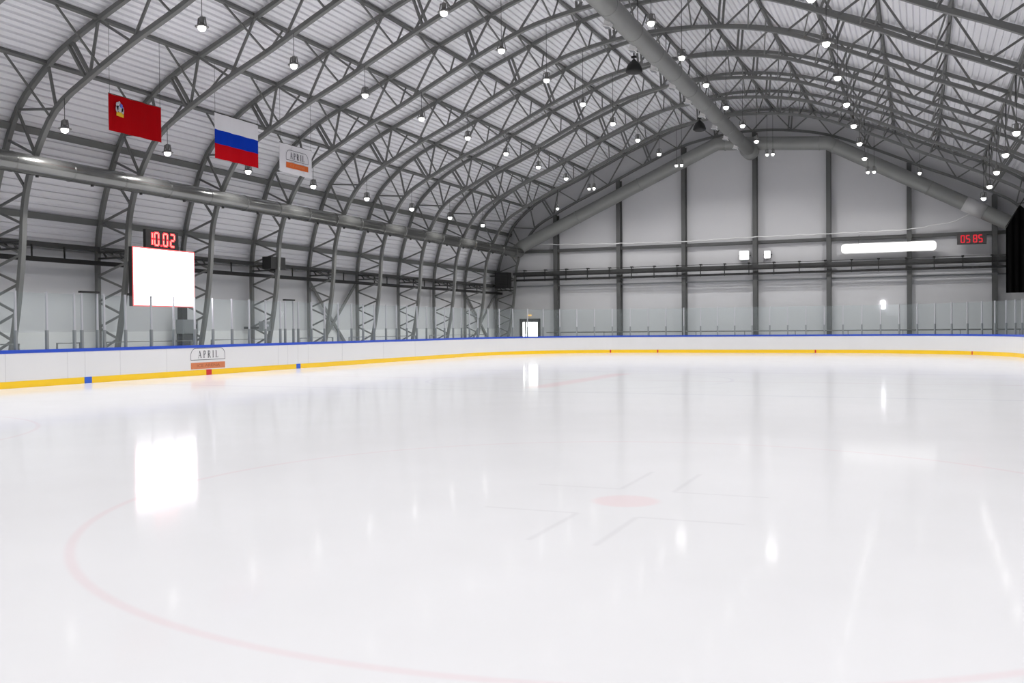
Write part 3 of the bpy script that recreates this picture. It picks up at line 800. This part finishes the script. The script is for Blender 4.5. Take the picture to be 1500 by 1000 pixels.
# ------------------------------------------------------------------ flags
def flag(name, label, y0, y1, z0, z1, stripes):
    t = thing(name, label, 'flag', (-12.62, (y0+y1)/2, z1))
    w = y1-y0; h = z1-z0; n = 24
    mb = MB(); mats = [s_[1] for s_ in stripes]
    zb = [0]
    for f, _ in stripes: zb.append(zb[-1]-f*h)
    for k_ in range(len(stripes)):
        for i in range(n):
            ya, yb = -w/2+w*i/n, -w/2+w*(i+1)/n
            xa, xb = .02*math.sin(9*ya), .02*math.sin(9*yb)
            for o_ in (0, .006):
                mb.add([(xa+o_,ya,zb[k_+1]),(xb+o_,yb,zb[k_+1]),(xb+o_,yb,zb[k_]),(xa+o_,ya,zb[k_])], [(0,1,2,3)], k_)
    obj('cloth', mb, mats, t)
    obj('top_rod', MB().tube([(.003,-w/2,.01),(.003,w/2,.01)], .012, 6), M['cord'], t)
    for s_ in (-1, 1): obj('cord', MB().tube([(.003,s_*(w/2-.05),.01),(.003,s_*(w/2-.05),10.68-z1)], .006, 5), M['cord'], t)
    return t, w, h
t, w, h = flag('red_flag', 'plain red flag with small horseman emblem hung below the roof', -5.62, -3.46, 7.5, 8.58, [(1, M['flag_red'])])
em = MB(); g = plate(.0, .03, .006)
ey, ez = -w/2+.41, -.38
g3 = lambda q, mi: em.prism(q, 'x', .03, .036, mi)
def blob(cy, cz, a, b, mi, n=12): g3([(cy+a*math.cos(2*PI*i/n), cz+b*math.sin(2*PI*i/n)) for i in range(n)], mi)
blob(ey-.08, ez+.10, .06, .09, 0); blob(ey+.02, ez, .13, .1, 0); blob(ey+.12, ez-.04, .05, .12, 0); blob(ey-.1, ez-.02, .05, .1, 0); blob(ey-.01, ez+.17, .04, .05, 0)
em.prism([(ey+.0,ez+.06),(ey+.12,ez+.02),(ey+.11,ez+.13),(ey+.04,ez+.17)], 'x', .036, .042, 1)
g3([(ey-.13,ez-.22),(ey+.15,ez-.24),(ey+.16,ez-.14),(ey+.05,ez-.1),(ey-.12,ez-.12)], 2)
o = obj('emblem', em, [M['em_grey'], M['em_blue'], M['em_gold']], t); o['label'] = 'white, blue and gold horseman emblem'
flag('striped_flag', 'white, blue and red striped flag, largest of the three hung below the roof', -.97, 1.41, 7.42, 8.96, [(.36, M['flag_white']), (.31, M['flag_blue']), (.33, M['flag_red2'])])
t, w, h = flag('white_banner', 'white banner with framed lettering over an orange bar, next to the striped flag', 2.65, 4.72, 7.5, 8.58, [(1, M['flag_white'])])
logo(t, .03, .05, -h+.2, 1.42, .68, 1.05, M['orange_flag'], M['letter'], M['orange'], .016)

# ------------------------------------------------------------------ kit on the side wall
t = thing('loudspeaker_pair', 'pair of black box loudspeakers on the wall arch past the screen', 'speaker', (-15.95, 6.82, 4.4))
obj('cabinet', MB().box((-.3,-.5,-.24),(.15,-.03,.28)), M['black'], t)
obj('cabinet', MB().box((-.3,.03,-.24),(.15,.5,.28)), M['black'], t)
obj('mount_post', MB().box((.16,-.03,-.3),(.2,.03,.3)), M['alu_low'], t)
t = thing('electrical_cabinet', 'grey electrical cabinet on the side wall under the screen', 'cabinet', (-16.5, 2.3, 1.45))
obj('body', MB().box((-.45,-.42,0),(-.1,.42,.55)), M['cabinet'], t)
obj('door', MB().box((-.1,-.38,.04),(-.08,.38,.51)), M['cabinet'], t)
obj('door_handle', MB().box((-.08,.25,.2),(-.05,.29,.36)), M['black'], t)
obj('conduit_box', MB().box((-.4,-.38,.55),(-.15,-.12,1.05)), M['black'], t)
obj('stand', MB().box((-.45,-.38,-1.5),(-.37,.38,0)).box((-.18,-.38,-1.5),(-.1,.38,0)), M['steel_dark'], t)
t = thing('fan_heater', 'dark fan heater unit mounted high in the corner above the daylit door', 'heater', (-16.35, 32.3, 4.25))
obj('case', MB().box((-.5,-.3,0),(.45,.3,1.05)), M['black'], t)
obj('grille', MB().box((-.42,-.33,.08),(.37,-.3,.97)), M['housing_dark'], t)
mb = MB()
for i in range(8): mb.box((-.42,-.35,.1+i*.11),(.37,-.33,.14+i*.11))
obj('louvre', mb, M['black'], t)
obj('wall_bracket', MB().box((-1.0,-.06,.1),(-.5,.06,.18)).box((-1.0,-.06,.8),(-.5,.06,.88)), M['steel_dark'], t)
t = thing('switch_box', 'small grey switch box on the wall arch below the loudspeakers', 'box', (-16.25, 6.5, 1.52))
obj('body', MB().box((-.15,-.28,0),(.08,.28,.42)), M['cabinet'], t)
obj('dial', MB().lathe([(.06,0),(.06,.02),(.04,.03)], 12), M['alu'], t, (.08, .02, .24)).rotation_euler = (0, PI/2, 0)
obj('wall_bracket', MB().box((-1.1,-.05,.1),(-.15,.05,.2)), M['steel_dark'], t)

# ------------------------------------------------------------------ camera, world, view
cam = bpy.data.cameras.new('camera'); co = bpy.data.objects.new('camera', cam); C.objects.link(co)
r = Vector((0.92135603, 0.38862583, -0.00854594)); u = Vector((0.00270368, 0.01557749, 0.99987501)); f = Vector((-0.38871038, 0.92126397, -0.0133017))
mx = Matrix(((r.x, u.x, -f.x), (r.y, u.y, -f.y), (r.z, u.z, -f.z))).to_4x4(); mx.translation = (9.418, -27.381, 1.541)
co.matrix_world = mx
cam.sensor_width = 36; cam.lens = 1417.34/1500*36; cam.clip_end = 300; cam.clip_start = .05
S.camera = co
wd = bpy.data.worlds.new('world'); S.world = wd; wd.use_nodes = True
wd.node_tree.nodes['Background'].inputs[0].default_value = (.5, .55, .6, 1); wd.node_tree.nodes['Background'].inputs[1].default_value = .1
S.view_settings.view_transform = 'Standard'; S.view_settings.look = 'None'; S.view_settings.gamma = 1; S.view_settings.use_curve_mapping = False
S.view_settings.exposure = -0.4
S.cycles.use_denoising = True
S.cycles.max_bounces = 10; S.cycles.diffuse_bounces = 6; S.cycles.transparent_max_bounces = 24
S.cycles.sample_clamp_indirect = 6
